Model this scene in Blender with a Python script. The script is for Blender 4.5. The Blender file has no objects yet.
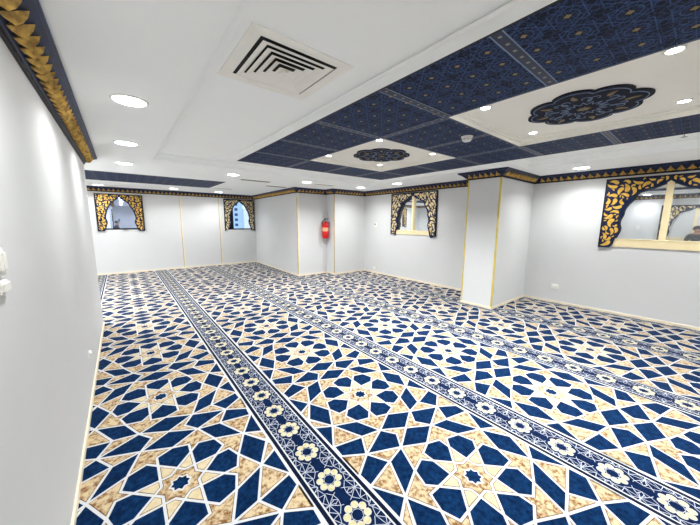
import bpy, bmesh, math, random
from mathutils import Vector, Matrix
PI = math.pi
sc = bpy.context.scene
COL = sc.collection

# ------------------------------------------------------------------ camera
F_PX = 283.5377
FW = Vector((0.6200468, 0.7710496, -0.1449979)); RT = Vector((0.7798873, -0.6258835, 0.0067545)); UP = Vector((0.0855437, 0.1172701, 0.9894089))
cam_d = bpy.data.cameras.new('camera')
cam_d.sensor_fit = 'HORIZONTAL'; cam_d.sensor_width = 36.0
cam_d.lens = F_PX / 700.0 * 36.0
cam_d.clip_start = 0.02
cam = bpy.data.objects.new('camera', cam_d); COL.objects.link(cam)
M4 = Matrix.Identity(4)
for i in range(3):
    M4[i][0] = RT[i]; M4[i][1] = UP[i]; M4[i][2] = -FW[i]
M4[0][3], M4[1][3], M4[2][3] = 0, 0, 1.6
cam.matrix_world = M4
sc.camera = cam
# ------------------------------------------------------------------ world, exposure
w = bpy.data.worlds.new('sky'); sc.world = w; w.use_nodes = True
wn = w.node_tree; wn.nodes.clear()
wo = wn.nodes.new('ShaderNodeOutputWorld'); wb = wn.nodes.new('ShaderNodeBackground')
wb.inputs[0].default_value = (0.72, 0.84, 1.0, 1); wb.inputs[1].default_value = 0.62
wn.links.new(wb.outputs[0], wo.inputs[0])
vs = sc.view_settings
vs.view_transform = 'Standard'; vs.look = 'None'; vs.exposure = 1.16; vs.gamma = 1.0; vs.use_curve_mapping = False
LAMP_W = 18.0        # each recessed downlight
SPOT_W = 5.4         # each small spot in the ceiling panels
sc.cycles.use_denoising = True
sc.cycles.max_bounces = 10; sc.cycles.diffuse_bounces = 6
sc.cycles.sample_clamp_indirect = 6

# ------------------------------------------------------------------ room measures (metres)
XL, XR, XRB, YNEAR, YFAR, XWEST = -0.33, 6.63, 6.045, -3.0, 10.70, -1.6
YLE = 5.58                       # end of the near left wall
CX, CY0, CY1 = 5.17, 2.29, 2.89  # column
JXF = 3.99                       # the far side wall runs slightly askew
JX, JY = 3.88, 7.20              # far jog
KX, KY = 4.87, 6.80              # second jog
ZB = 2.496                       # ceiling border and navy soffit
ZV = 2.586                       # recessed white field
ZC = 2.365                       # underside of cornice

# ------------------------------------------------------------------ materials
def srgb(r, g, b):
    f = lambda c: (c/255/12.92) if c/255 <= .04045 else ((c/255+.055)/1.055)**2.4
    return (f(r), f(g), f(b), 1)
class NT:
    def __init__(s, name):
        s.m = bpy.data.materials.new(name); s.m.use_nodes = True
        s.t = s.m.node_tree; s.t.nodes.clear()
        s.out = s.t.nodes.new('ShaderNodeOutputMaterial')
        s.b = s.t.nodes.new('ShaderNodeBsdfPrincipled')
        s.t.links.new(s.b.outputs[0], s.out.inputs[0])
    def n(s, typ, **kw):
        q = s.t.nodes.new(typ)
        for k, v in kw.items(): setattr(q, k, v)
        return q
    def l(s, a, b): s.t.links.new(a, b)
    def math(s, op, a, b=None, c=None):
        q = s.n('ShaderNodeMath', operation=op)
        for i, v in enumerate((a, b, c)):
            if v is None: continue
            if isinstance(v, (int, float)): q.inputs[i].default_value = v
            else: s.l(v, q.inputs[i])
        return q.outputs[0]
    def mix(s, f, a, b):
        q = s.n('ShaderNodeMix', data_type='RGBA')
        if isinstance(f, (int, float)): q.inputs[0].default_value = f
        else: s.l(f, q.inputs[0])
        for i, v in ((6, a), (7, b)):
            if isinstance(v, tuple): q.inputs[i].default_value = v
            else: s.l(v, q.inputs[i])
        return q.outputs[2]
def mat(name, col, rough=.5, metal=0, spec=.5, noise=None, col2=None, nscale=8, contrast=(.35, .65), bump=0, bscale=200, emit=None, estr=0):
    if name.startswith('carpet'): col = tuple(c*.61 for c in col[:3])+(1,); col2 = tuple(c*.61 for c in col2[:3])+(1,)
    a = NT(name); b = a.b
    b.inputs['Base Color'].default_value = col
    b.inputs['Roughness'].default_value = rough; b.inputs['Metallic'].default_value = metal
    b.inputs['Specular IOR Level'].default_value = spec
    tc = a.n('ShaderNodeTexCoord')
    if col2 is not None:
        nz = a.n('ShaderNodeTexNoise'); nz.inputs['Scale'].default_value = nscale; nz.inputs['Detail'].default_value = 5
        a.l(tc.outputs['Object'], nz.inputs['Vector'])
        mr = a.n('ShaderNodeMapRange'); mr.inputs[1].default_value = contrast[0]; mr.inputs[2].default_value = contrast[1]
        a.l(nz.outputs[0], mr.inputs[0])
        a.l(a.mix(mr.outputs[0], col, col2), b.inputs['Base Color'])
    if bump:
        nb = a.n('ShaderNodeTexNoise'); nb.inputs['Scale'].default_value = bscale
        a.l(tc.outputs['Object'], nb.inputs['Vector'])
        bp = a.n('ShaderNodeBump'); bp.inputs['Strength'].default_value = bump; bp.inputs['Distance'].default_value = .004
        a.l(nb.outputs[0], bp.inputs['Height']); a.l(bp.outputs[0], b.inputs['Normal'])
    if emit: 
        b.inputs['Emission Color'].default_value = emit; b.inputs['Emission Strength'].default_value = estr
    if name.startswith('carpet'):
        b.inputs['Sheen Weight'].default_value = .12 if ('navy' in name or 'ink' in name) else .7; b.inputs['Sheen Roughness'].default_value = .3
    return a.m
M = {}
M['wall'] = mat('white_wall_panel', srgb(214, 214, 215), .52, spec=.3, col2=srgb(211, 213, 213), nscale=1.5, bump=.02, bscale=6)
M['ceil'] = mat('ceiling_paint', srgb(249, 252, 252), .8, spec=.2, col2=srgb(247, 250, 250), nscale=2)
M['ceiltrim'] = mat('ceiling_trim_paint', srgb(251, 251, 251), .55, spec=.3, col2=srgb(246, 246, 244), nscale=3)
M['panelw'] = mat('coffer_panel_paint', srgb(242, 240, 232), .6, spec=.3, col2=srgb(239, 237, 229), nscale=2)
M['cream'] = mat('cream_frame', srgb(238, 222, 180), .45, col2=srgb(233, 216, 172), nscale=9)
M['skirt'] = mat('cream_skirting', srgb(236, 224, 200), .5, col2=srgb(230, 216, 190), nscale=6)
M['goldtrim'] = mat('gold_edge_trim', srgb(226, 204, 104), .35, metal=.25, col2=srgb(212, 188, 84), nscale=5)
M['jointgold'] = mat('aged_gold_strip', srgb(198, 172, 104), .4, metal=.2, col2=srgb(176, 148, 84), nscale=6)
M['navy'] = mat('navy_lacquer', srgb(9, 30, 70), .42, spec=.3, col2=srgb(6, 20, 50), nscale=12)
M['navydark'] = mat('navy_black_lacquer', srgb(9, 13, 26), .5, spec=.25, col2=srgb(8, 12, 26), nscale=12)
M['cornice'] = mat('navy_cornice', srgb(18, 38, 78), .45, spec=.3, col2=srgb(10, 22, 48), nscale=9)
M['gold'] = mat('gold_leaf', srgb(236, 196, 92), .36, metal=.3, col2=srgb(216, 166, 58), nscale=22)
M['oldgold'] = mat('old_gold_cornice', srgb(214, 174, 84), .36, metal=.3, col2=srgb(140, 108, 52), nscale=30)
M['palegold'] = mat('pale_gold_leaf', srgb(236, 222, 184), .34, metal=.2, col2=srgb(204, 176, 112), nscale=22)
M['fibre_white'] = mat('carpet_white', srgb(244, 246, 248), .95, spec=.05, col2=srgb(236, 238, 240), nscale=60)
M['fibre_navy'] = mat('carpet_navy', srgb(4, 32, 68), .95, spec=.05, col2=srgb(18, 62, 112), nscale=42, contrast=(.35, .75))
M['fibre_dark'] = mat('carpet_ink', srgb(14, 22, 46), .95, spec=.05, col2=srgb(22, 34, 62), nscale=40)
M['fibre_field'] = mat('carpet_band_navy', srgb(7, 28, 66), .95, spec=.05, col2=srgb(14, 40, 82), nscale=18)
M['fibre_sand'] = mat('carpet_sand', srgb(238, 214, 172), .95, spec=.05, col2=srgb(146, 98, 50), nscale=44, contrast=(.43, .66))
M['fibre_cream'] = mat('carpet_cream', srgb(246, 230, 192), .95, spec=.05, col2=srgb(234, 210, 164), nscale=30)
M['fibre_brown'] = mat('carpet_brown', srgb(120, 84, 52), .95, spec=.05, col2=srgb(96, 64, 40), nscale=50)
M['fibre_line'] = mat('carpet_pale_line', srgb(226, 230, 240), .95, spec=.05, col2=srgb(206, 214, 232), nscale=60)
M['fibre_dot'] = mat('carpet_yellow', srgb(242, 234, 198), .95, spec=.05, col2=srgb(228, 214, 160), nscale=60)
M['lamp'] = mat('lamp_diffuser', (1, 1, 1, 1), .5, emit=(1, .98, .94, 1), estr=14)
M['lamprim'] = mat('lamp_rim', srgb(235, 235, 230), .4, col2=srgb(230, 230, 226))
M['vent'] = mat('vent_enamel', srgb(244, 243, 236), .5, col2=srgb(241, 240, 233))
M['black'] = mat('duct_black', srgb(10, 10, 11), .7, col2=srgb(16, 16, 17))
M['plastic'] = mat('white_plastic', srgb(236, 235, 228), .4, col2=srgb(232, 231, 224))
M['grey'] = mat('grey_plastic', srgb(120, 122, 124), .4, col2=srgb(110, 112, 114))
M['red'] = mat('red_enamel', srgb(206, 16, 28), .25, col2=srgb(190, 12, 24))
M['label'] = mat('extinguisher_label', srgb(232, 196, 150), .5, col2=srgb(222, 120, 90), nscale=30)
M['rubber'] = mat('black_rubber', srgb(20, 20, 22), .55, col2=srgb(28, 28, 30))
M['steel'] = mat('steel', srgb(176, 178, 180), .3, metal=.9, col2=srgb(160, 162, 164))
def mirror(name, tint, rough=.015, fac=.9):
    a = NT(name); b = a.b
    b.inputs['Base Color'].default_value = tint; b.inputs['Metallic'].default_value = fac; b.inputs['Roughness'].default_value = rough
    return a.m
M['pane'] = mirror('mirror_film_glass', srgb(236, 241, 245))
M['paneblue'] = mirror('blue_film_glass', srgb(212, 226, 255))
M['panedark'] = mirror('dark_glass', srgb(70, 82, 96))
g = NT('clear_glass'); g.b.inputs['Base Color'].default_value = (.96, .98, 1, 1); g.b.inputs['Roughness'].default_value = 0; g.b.inputs['IOR'].default_value = 1.05
g.b.inputs['Transmission Weight'].default_value = 1; M['clear'] = g.m
M['facade'] = mat('pale_blue_facade', srgb(186, 212, 242), .7, col2=srgb(178, 206, 238), nscale=3)
M['facadewin'] = mat('facade_windows', srgb(40, 62, 104), .3, col2=srgb(50, 74, 116))
M['whitefac'] = mat('white_facade', srgb(232, 236, 240), .8, col2=srgb(222, 228, 234), nscale=2)
def navy_lattice(name, ox, oy, pitch, base, line, dot):
    """navy board printed with a fine web of rays round little gold studs"""
    a = NT(name); b = a.b
    tc = a.n('ShaderNodeTexCoord'); sp = a.n('ShaderNodeSeparateXYZ'); a.l(tc.outputs['Object'], sp.inputs[0])
    def cell(o, off): return a.math('SUBTRACT', a.math('FRACT', a.math('ADD', a.math('DIVIDE', a.math('SUBTRACT', o, off), pitch), 0.5)), 0.5)
    u = cell(sp.outputs[0], ox); v = cell(sp.outputs[1], oy)
    r = a.math('SQRT', a.math('ADD', a.math('MULTIPLY', u, u), a.math('MULTIPLY', v, v)))
    ang = a.math('ARCTAN2', v, u)
    ray = a.math('MULTIPLY', a.math('ABSOLUTE', a.math('SINE', a.math('MULTIPLY', ang, 6))), r)
    L1 = a.math('LESS_THAN', ray, .045)
    au = a.math('ABSOLUTE', u); av = a.math('ABSOLUTE', v)
    dia = a.math('ABSOLUTE', a.math('SUBTRACT', a.math('ADD', au, av), .5)); L2 = a.math('LESS_THAN', dia, .022)
    sq = a.math('ABSOLUTE', a.math('SUBTRACT', a.math('MAXIMUM', au, av), .36)); L3 = a.math('LESS_THAN', sq, .016)
    cr = a.math('ABSOLUTE', a.math('SUBTRACT', r, .24)); L4 = a.math('LESS_THAN', cr, .018)
    far = a.math('GREATER_THAN', r, .12)
    L = a.math('MULTIPLY', a.math('MAXIMUM', a.math('MAXIMUM', L1, L2), a.math('MAXIMUM', L3, L4)), far)
    nz = a.n('ShaderNodeTexNoise'); nz.inputs['Scale'].default_value = 30; a.l(tc.outputs['Object'], nz.inputs['Vector'])
    L = a.math('MULTIPLY', L, a.math('ADD', a.math('MULTIPLY', nz.outputs[0], .9), .2))
    vo = a.n('ShaderNodeTexVoronoi', feature='DISTANCE_TO_EDGE'); vo.inputs['Scale'].default_value = 34; a.l(tc.outputs['Object'], vo.inputs['Vector'])
    L = a.math('MAXIMUM', L, a.math('MULTIPLY', a.math('LESS_THAN', vo.outputs['Distance'], .05), .38))
    c = a.mix(L, base, line)
    D = a.math('LESS_THAN', a.math('ADD', a.math('MULTIPLY', au, 1.0), av), .095)
    c = a.mix(D, c, dot)
    a.l(c, b.inputs['Base Color']); b.inputs['Roughness'].default_value = .6; b.inputs['Specular IOR Level'].default_value = .12
    return a.m
M['lattice'] = navy_lattice('navy_star_lattice', 1.612, .842, .1765, srgb(4, 11, 34), srgb(62, 90, 142), srgb(140, 122, 86))
M['pale'] = mat('pale_blue_line', srgb(120, 138, 168), .5, col2=srgb(100, 120, 154))
M['medal'] = mat('medallion_navy', srgb(15, 23, 46), .7, spec=.15, col2=srgb(10, 16, 34), nscale=14)
M['dullgold'] = mat('dull_gold', srgb(128, 106, 66), .5, col2=srgb(100, 82, 50), nscale=30)
M['stud'] = mat('dull_stud', srgb(132, 132, 120), .5, col2=srgb(116, 118, 110))
M['frameline'] = mat('coffer_edge_line', srgb(84, 90, 104), .5, col2=srgb(60, 70, 92))
M['scroll'] = mat('scroll_relief', srgb(110, 128, 158), .45, col2=srgb(86, 104, 138), nscale=20)

# ------------------------------------------------------------------ mesh helpers
class MB:
    def __init__(s, *mats): s.v = []; s.f = []; s.mi = []; s.mats = list(mats); s.smooth = set()
    def idx(s, m):
        if m not in s.mats: s.mats.append(m)
        return s.mats.index(m)
    def face(s, pts, m, smooth=False):
        k = len(s.v); s.v += [tuple(p) for p in pts]
        if smooth: s.smooth.add(len(s.f))
        s.f.append(tuple(range(k, k+len(pts)))); s.mi.append(s.idx(m))
    def grid(s, rows, m, closed=False, smooth=True, flip=False):
        k = len(s.v); n = len(rows[0])
        for r in rows: s.v += [tuple(p) for p in r]
        i = s.idx(m)
        for a in range(len(rows)-1):
            for b in range(n if closed else n-1):
                q = (k+a*n+b, k+a*n+(b+1) % n, k+(a+1)*n+(b+1) % n, k+(a+1)*n+b)
                if smooth: s.smooth.add(len(s.f))
                s.f.append(q[::-1] if flip else q); s.mi.append(i)
    def box(s, x0, x1, y0, y1, z0, z1, m):
        k = len(s.v); i = s.idx(m)
        s.v += [(x0,y0,z0),(x1,y0,z0),(x1,y1,z0),(x0,y1,z0),(x0,y0,z1),(x1,y0,z1),(x1,y1,z1),(x0,y1,z1)]
        for q in ((0,3,2,1),(4,5,6,7),(0,1,5,4),(1,2,6,5),(2,3,7,6),(3,0,4,7)):
            s.f.append(tuple(k+j for j in q)); s.mi.append(i)
    def prism(s, poly, fn, d0, d1, m, mside=None):
        """poly: 2D outline; fn(a,b,d) -> point; extruded from d0 to d1 (d1 = visible face)"""
        k = len(s.v); n = len(poly); i = s.idx(m); j = s.idx(mside or m)
        s.v += [fn(a, b, d0) for a, b in poly] + [fn(a, b, d1) for a, b in poly]
        s.f.append(tuple(k+n+q for q in range(n))); s.mi.append(i)
        s.f.append(tuple(k+q for q in reversed(range(n)))); s.mi.append(i)
        for q in range(n):
            s.f.append((k+q, k+(q+1) % n, k+n+(q+1) % n, k+n+q)); s.mi.append(j)
    def lathe(s, prof, m, c=(0,0,0), ax='Z', n=24, smooth=True):
        rows = []
        for r, h in prof:
            row = []
            for q in range(n):
                a = 2*PI*q/n; x, y = r*math.cos(a), r*math.sin(a)
                p = {'Z': (x, y, h), 'X': (h, x, y), 'Y': (y, h, x)}[ax]
                row.append((p[0]+c[0], p[1]+c[1], p[2]+c[2]))
            rows.append(row)
        s.grid(rows, m, closed=True, smooth=smooth)
    def tube(s, pts, rad, m, n=8):
        pts = [Vector(p) for p in pts]; rows = []
        for i, p in enumerate(pts):
            t = (pts[min(i+1, len(pts)-1)] - pts[max(i-1, 0)]).normalized()
            a = t.cross(Vector((0, 0, 1)));
            if a.length < .1: a = t.cross(Vector((1, 0, 0)))
            a.normalize(); b = t.cross(a)
            rr = rad[i] if isinstance(rad, (list, tuple)) else rad
            rows.append([p + (a*math.cos(2*PI*q/n) + b*math.sin(2*PI*q/n))*rr for q in range(n)])
        s.grid(rows, m, closed=True)
        s.face(rows[0], m); s.face(rows[-1], m)
    def build(s, name, parent=None, loc=None, recalc=True):
        me = bpy.data.meshes.new(name); 
        me.from_pydata([tuple(p) for p in s.v], [], s.f)
        for m in s.mats: me.materials.append(m)
        me.polygons.foreach_set('material_index', s.mi)
        me.polygons.foreach_set('use_smooth', [i in s.smooth for i in range(len(s.f))])
        me.update()
        if recalc:
            bm = bmesh.new(); bm.from_mesh(me); bmesh.ops.recalc_face_normals(bm, faces=bm.faces[:]); bm.to_mesh(me); bm.free()
        o = bpy.data.objects.new(name, me); COL.objects.link(o)
        if loc: o.location = loc
        if parent: o.parent = parent
        return o
def struct(o, label=None):
    o['kind'] = 'structure'
    if label: o['label'] = label
    return o
def tag(o, label, cat, group=None):
    o['label'] = label; o['category'] = cat
    if group: o['group'] = group
    return o
def empty(name, loc, rot=(0,0,0)):
    o = bpy.data.objects.new(name, None); COL.objects.link(o); o.location = loc; o.rotation_euler = rot
    o.empty_display_size = .1
    return o

# ------------------------------------------------------------------ room shell
HT = 2.85
m = MB(); m.box(XWEST-.2, XR+.2, YNEAR-.2, YFAR+.2, -.15, 0, M['skirt']); struct(m.build('floor'))
m = MB(); m.box(XL-.12, XL, YNEAR, YLE, 0, HT, M['wall'])
struct(m.build('wall_left'))
m = MB(); m.box(XWEST, XL-.12, YLE-.12, YLE, 0, HT, M['wall']); struct(m.build('wall_left_return'))
m = MB(); m.box(XWEST-.12, XWEST, YLE-.12, YFAR+.12, 0, HT, M['wall']); struct(m.build('wall_west'))
m = MB(); m.box(XL-.12, XR+.12, YNEAR-.12, YNEAR, 0, HT, M['wall']); struct(m.build('wall_back'))
def wall_x(name, x0, x1, y0, y1, hole=None):
    m = MB()
    if not hole: m.box(x0, x1, y0, y1, 0, HT, M['wall'])
    else:
        a, b, c, d = hole
        m.box(x0, x1, y0, a, 0, HT, M['wall']); m.box(x0, x1, b, y1, 0, HT, M['wall'])
        m.box(x0, x1, a, b, 0, c, M['wall']); m.box(x0, x1, a, b, d, HT, M['wall'])
    return struct(m.build(name))
def wall_y(name, y0, y1, x0, x1, holes=()):
    m = MB(); x = x0
    for a, b, c, d in holes:
        m.box(x, a, y0, y1, 0, HT, M['wall'])
        m.box(a, b, y0, y1, 0, c, M['wall']); m.box(a, b, y0, y1, d, HT, M['wall']); x = b
    m.box(x, x1, y0, y1, 0, HT, M['wall'])
    return struct(m.build(name))
WR = (.415, .75, 1.172, 2.335)     # right window: centre along wall, half width, bottom, top
WM = (4.885, .748, 1.235, 2.352)   # middle window on the recessed right wall
WA = (.035, .543, 1.262, 2.315)    # far left window
WS = (3.42, .535, 1.222, 2.345)    # far right window
def hole(W): return (W[0]-W[1]+.06, W[0]+W[1]-.06, W[2]+.04, W[3]-.03)
wall_x('wall_right', XR, XR+.15, YNEAR, CY0+.1, hole(WR))
wall_x('wall_right_recess', XRB, XRB+.15, CY1-.1, KY+.1, hole(WM))
wall_y('wall_jog', KY, KY+.1, KX+.1, XRB+.15)
m = MB(); m.box(KX, KX+.1, KY, JY+.1, 0, HT, M['wall']); struct(m.build('wall_jog_side'))
wall_y('wall_alcove', JY, JY+.1, JX+.1, KX)
m = MB(); m.prism([(JX, JY), (JX+.1, JY), (JXF+.1, YFAR+.12), (JXF+.004, YFAR+.12)], lambda a, b, d: (a, b, d), 0, HT, M['wall']); struct(m.build('wall_far_side'))
wall_y('wall_far', YFAR, YFAR+.15, XWEST, JXF, [hole(WA), hole(WS)])
m = MB(); m.box(CX, XR+.15, CY0, CY1, 0, HT, M['wall']); struct(m.build('wall_column'), 'white square column standing out from the right wall')

# ceiling: border at ZB round a recessed white field at ZV, navy soffit hanging inside it
RX0, RX1, RY0, RY1 = .464, 5.47, -2.5, 5.322
NX0, NX1, NY0, NY1 = 1.4624, 4.555, -2.3, 4.597
RX2, RYJ = 4.885, 2.02            # beyond the column the border steps in
m = MB()
m.box(XWEST, RX0, YNEAR, YFAR, ZB, ZB+.3, M['ceil']); m.box(RX1, XR+.1, YNEAR, YFAR, ZB, ZB+.3, M['ceil'])
m.box(RX2, RX1, RYJ, RY1, ZB, ZB+.3, M['ceil'])
m.box(RX0, RX1, RY1, YFAR, ZB, ZB+.3, M['ceil']); m.box(RX0, RX1, YNEAR, RY0, ZB, ZB+.3, M['ceil'])
m.box(RX0, RX1, RY0, RYJ, ZV, ZV+.3, M['ceil']); m.box(RX0, RX2, RYJ, RY1, ZV, ZV+.3, M['ceil'])
struct(m.build('ceiling'))
def polymould(m, path, prof, mt):
    """prof: (inset, z) run round a closed anticlockwise path, mitred"""
    n = len(path); mit = []
    for i in range(n):
        p, q, r = path[i-1], path[i], path[(i+1) % n]
        d1 = ((q[0]-p[0]), (q[1]-p[1])); d2 = ((r[0]-q[0]), (r[1]-q[1]))
        l1 = math.hypot(*d1); l2 = math.hypot(*d2)
        mit.append((-d1[1]/l1-d2[1]/l2, d1[0]/l1+d2[0]/l2))
    m.grid([[(path[i][0]+mit[i][0]*d, path[i][1]+mit[i][1]*d, z) for i in range(n)] for d, z in prof], mt, closed=True, smooth=False)
def ringmould(m, x0, x1, y0, y1, prof, mt): polymould(m, [(x0, y0), (x1, y0), (x1, y1), (x0, y1)], prof, mt)
# small cornice moulding inside the recess edge
m = MB()
polymould(m, [(RX0, RY0), (RX1, RY0), (RX1, RYJ), (RX2, RYJ), (RX2, RY1), (RX0, RY1)], [(-.002, ZB+.012), (.02, ZB+.012), (.02, ZB+.03), (.032, ZB+.042), (.045, ZB+.06), (.065, ZB+.072), (.09, ZB+.078), (.09, ZV+.002)], M['ceil'])
struct(m.build('trim_1'))
# navy soffit with two openings for the white coffers
PA = (2.30, 3.80, 2.337, 3.836); PB = (2.30, 3.80, .003, 1.505); PC = (2.30, 3.80, -2.3+.75, -.75)
m = MB()
ys = [NY0, PC[2], PC[3], PB[2], PB[3], PA[2], PA[3], NY1]
for k in range(7):
    y0, y1 = ys[k], ys[k+1]
    if k % 2: 
        m.box(NX0+.004, PA[0], y0, y1, ZB, ZV, M['lattice']); m.box(PA[1], NX1-.004, y0, y1, ZB, ZV, M['lattice'])
    else: m.box(NX0+.004, NX1-.004, y0 + (.004 if k == 0 else 0), y1 - (.004 if k == 6 else 0), ZB, ZV, M['lattice'])
struct(m.build('ceiling_soffit'), 'navy star-lattice soffit hanging in the ceiling recess')
m = MB()   # its white side boards with a bead along the top, and a dark edge line
ringmould(m, NX0, NX1, NY0, NY1, [(.004, ZB-.001), (0, ZB-.001), (0, ZB+.062), (-.006, ZB+.066), (-.012, ZB+.074), (-.012, ZB+.082), (-.004, ZB+.088), (0, ZV)], M['ceiltrim'])
ringmould(m, NX0, NX1, NY0, NY1, [(.004, ZB-.0015), (.02, ZB-.0015), (.02, ZB+.001)], M['navydark'])
struct(m.build('trim_2'))
DZ = .06
for i, P in enumerate((PA, PB, PC)):
    m = MB()
    m.box(P[0], P[1], P[2], P[3], ZB+DZ, ZV-.002, M['panelw'])
    ringmould(m, P[0], P[1], P[2], P[3], [(-.004, ZB-.001), (.003, ZB-.001), (.003, ZB+.03), (.02, ZB+.034), (.02, ZB+.046), (.05, ZB+.05), (.05, ZB+.0605)], M['panelw'])
    ringmould(m, P[0], P[1], P[2], P[3], [(-.002, ZB-.002), (-.020, ZB-.002), (-.020, ZB+.001)], M['frameline'])
    struct(m.build('ceiling_coffer'), 'white coffer recessed in the navy soffit')
# dividers: double pale lines with little studs on the navy soffit
m = MB(M['pale'])
def divider(x0, y0, x1, y1):
    L = math.hypot(x1-x0, y1-y0); dx, dy = (x1-x0)/L, (y1-y0)/L; nx, ny = -dy, dx
    def quad(a, b, p, q, z, mt):
        m.face([(x0+dx*p+nx*a, y0+dy*p+ny*a, z), (x0+dx*q+nx*a, y0+dy*q+ny*a, z), (x0+dx*q+nx*b, y0+dy*q+ny*b, z), (x0+dx*p+nx*b, y0+dy*p+ny*b, z)], mt)
    quad(-.034, .034, 0, L, ZB-.0012, M['navy'])
    quad(-.034, -.027, 0, L, ZB-.0018, M['pale']); quad(.027, .034, 0, L, ZB-.0018, M['pale'])
    n = max(1, int(L/.088))
    for k in range(n):
        c = (k+.5)*L/n
        quad(-.009, .009, c-.010, c+.010, ZB-.0018, M['stud'])
for y in (NY1-.75, 2.337, 1.505, .003, -.75): pass
for y in (3.836, 3.09, 2.337, 1.505, .74, .003, -.75, -1.55):
    divider(NX0+.02, y, 2.278, y); divider(3.822, y, NX1-.02, y)
for x in (2.30, 3.05, 3.80):
    for a, b in ((3.858, NY1-.02), (1.527, 2.315), (-.728, -.02)): divider(x, a, x, b)
struct(m.build('trim_3', recalc=False))
# second navy tray over the far end of the room
m = MB()
m.box(-1.45, 2.02, 7.28, 8.86, ZB-.006, ZB+.01, M['lattice'])
ringmould(m, -1.45, 2.02, 7.28, 8.86, [(.012, ZB-.0065), (-.012, ZB-.0065), (-.012, ZB+.001)], M['navydark'])
struct(m.build('ceiling_tray'), 'narrow navy lattice tray in the ceiling near the far wall')

# cornice runs: path with the room on the left-hand side (anticlockwise seen from above is reversed; d = into the room)
PATH = [(XL, YNEAR), (XL, YLE), (XWEST, YLE), (XWEST, YFAR), (JXF, YFAR), (JX, JY), (KX, JY), (KX, KY), (XRB, KY), (XRB, CY1), (CX, CY1), (CX, CY0), (XR, CY0), (XR, YNEAR)]
def edge_frames():
    out = []; n = len(PATH)
    def nrm(a, b):
        dx, dy = b[0]-a[0], b[1]-a[1]; L = math.hypot(dx, dy); return (dy/L, -dx/L)   # room side is to the right of travel
    N = [nrm(PATH[i], PATH[i+1]) for i in range(n-1)]
    mit = []
    for i in range(n):
        if i == 0: mit.append(N[0])
        elif i == n-1: mit.append(N[-1])
        else: mit.append((N[i-1][0]+N[i][0], N[i-1][1]+N[i][1]))
    return N, mit
NRM, MIT = edge_frames()
CPROF = [(0, ZC), (.014, ZC), (.016, ZC+.022), (.026, ZC+.026), (.030, ZC+.034), (.046, ZC+.042), (.064, ZC+.056), (.082, ZC+.074), (.104, ZC+.088), (.118, ZC+.096), (.134, ZC+.100), (.140, ZC+.108), (.146, ZC+.112), (.146, ZB+.001)]
for i in range(len(PATH)-1):
    a, b = PATH[i], PATH[i+1]; ma, mb = MIT[i], MIT[i+1]; nn = NRM[i]
    m = MB()
    rows = [[(a[0]+ma[0]*d, a[1]+ma[1]*d, z), (b[0]+mb[0]*d, b[1]+mb[1]*d, z)] for d, z in CPROF]
    m.grid(rows, M['cornice'], smooth=False)
    m.mi[0] = m.idx(M['navydark']); m.mi[1] = m.idx(M['navydark'])
    L = math.hypot(b[0]-a[0], b[1]-a[1]); t = ((b[0]-a[0])/L, (b[1]-a[1])/L)
    # how far the mitre eats into the run at either end
    ea = (ma[0]*t[0]+ma[1]*t[1]); eb = -(mb[0]*t[0]+mb[1]*t[1])
    n = max(1, round(L/.105)); P = L/n
    for k in range(n):
        c = (k+.5)*P
        if c < .06*max(ea, 0)+.02 or L-c < .06*max(eb, 0)+.02: continue
        def pt(s, d, z): return (a[0]+t[0]*(c+s)+nn[0]*d, a[1]+t[1]*(c+s)+nn[1]*d, z)
        h = P*.47
        # a gold shell: wide lip at the bottom, folding up to a point along the cove, keel standing proud
        lo = [pt(-h, .030, ZC+.030), pt(-h*.5, .040, ZC+.024), pt(0, .066, ZC+.016), pt(h*.5, .040, ZC+.024), pt(h, .030, ZC+.030)]
        m1 = [pt(-h*.72, .050, ZC+.046), pt(-h*.36, .064, ZC+.042), pt(0, .088, ZC+.034), pt(h*.36, .064, ZC+.042), pt(h*.72, .050, ZC+.046)]
        m2 = [pt(-h*.36, .072, ZC+.066), pt(-h*.18, .084, ZC+.064), pt(0, .104, ZC+.060), pt(h*.18, .084, ZC+.064), pt(h*.36, .072, ZC+.066)]
        tp = [pt(0, .112, ZC+.090)]*5
        m.grid([lo, m1, m2, tp], M['oldgold'], smooth=False)
        m.face([lo[4], m1[4], pt(h*1.18, .052, ZC+.040)], M['navydark']) if k < n-1 else None
    struct(m.build('trim_%d' % (4+i), recalc=False))
# skirting
SPROF = [(0, .055), (.008, .055), (.012, .049), (.012, 0)]
for i in range(len(PATH)-1):
    a, b = PATH[i], PATH[i+1]; ma, mb = MIT[i], MIT[i+1]
    m = MB(); m.grid([[(a[0]+ma[0]*d, a[1]+ma[1]*d, z), (b[0]+mb[0]*d, b[1]+mb[1]*d, z)] for d, z in SPROF], M['skirt'], smooth=False)
    names = ['left', 'left_return', 'west', 'far', 'far_side', 'alcove', 'jog_side', 'jog', 'right_recess', 'column_rear', 'column', 'column_front', 'right']
    struct(m.build('baseboard_'+names[i]))
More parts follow.
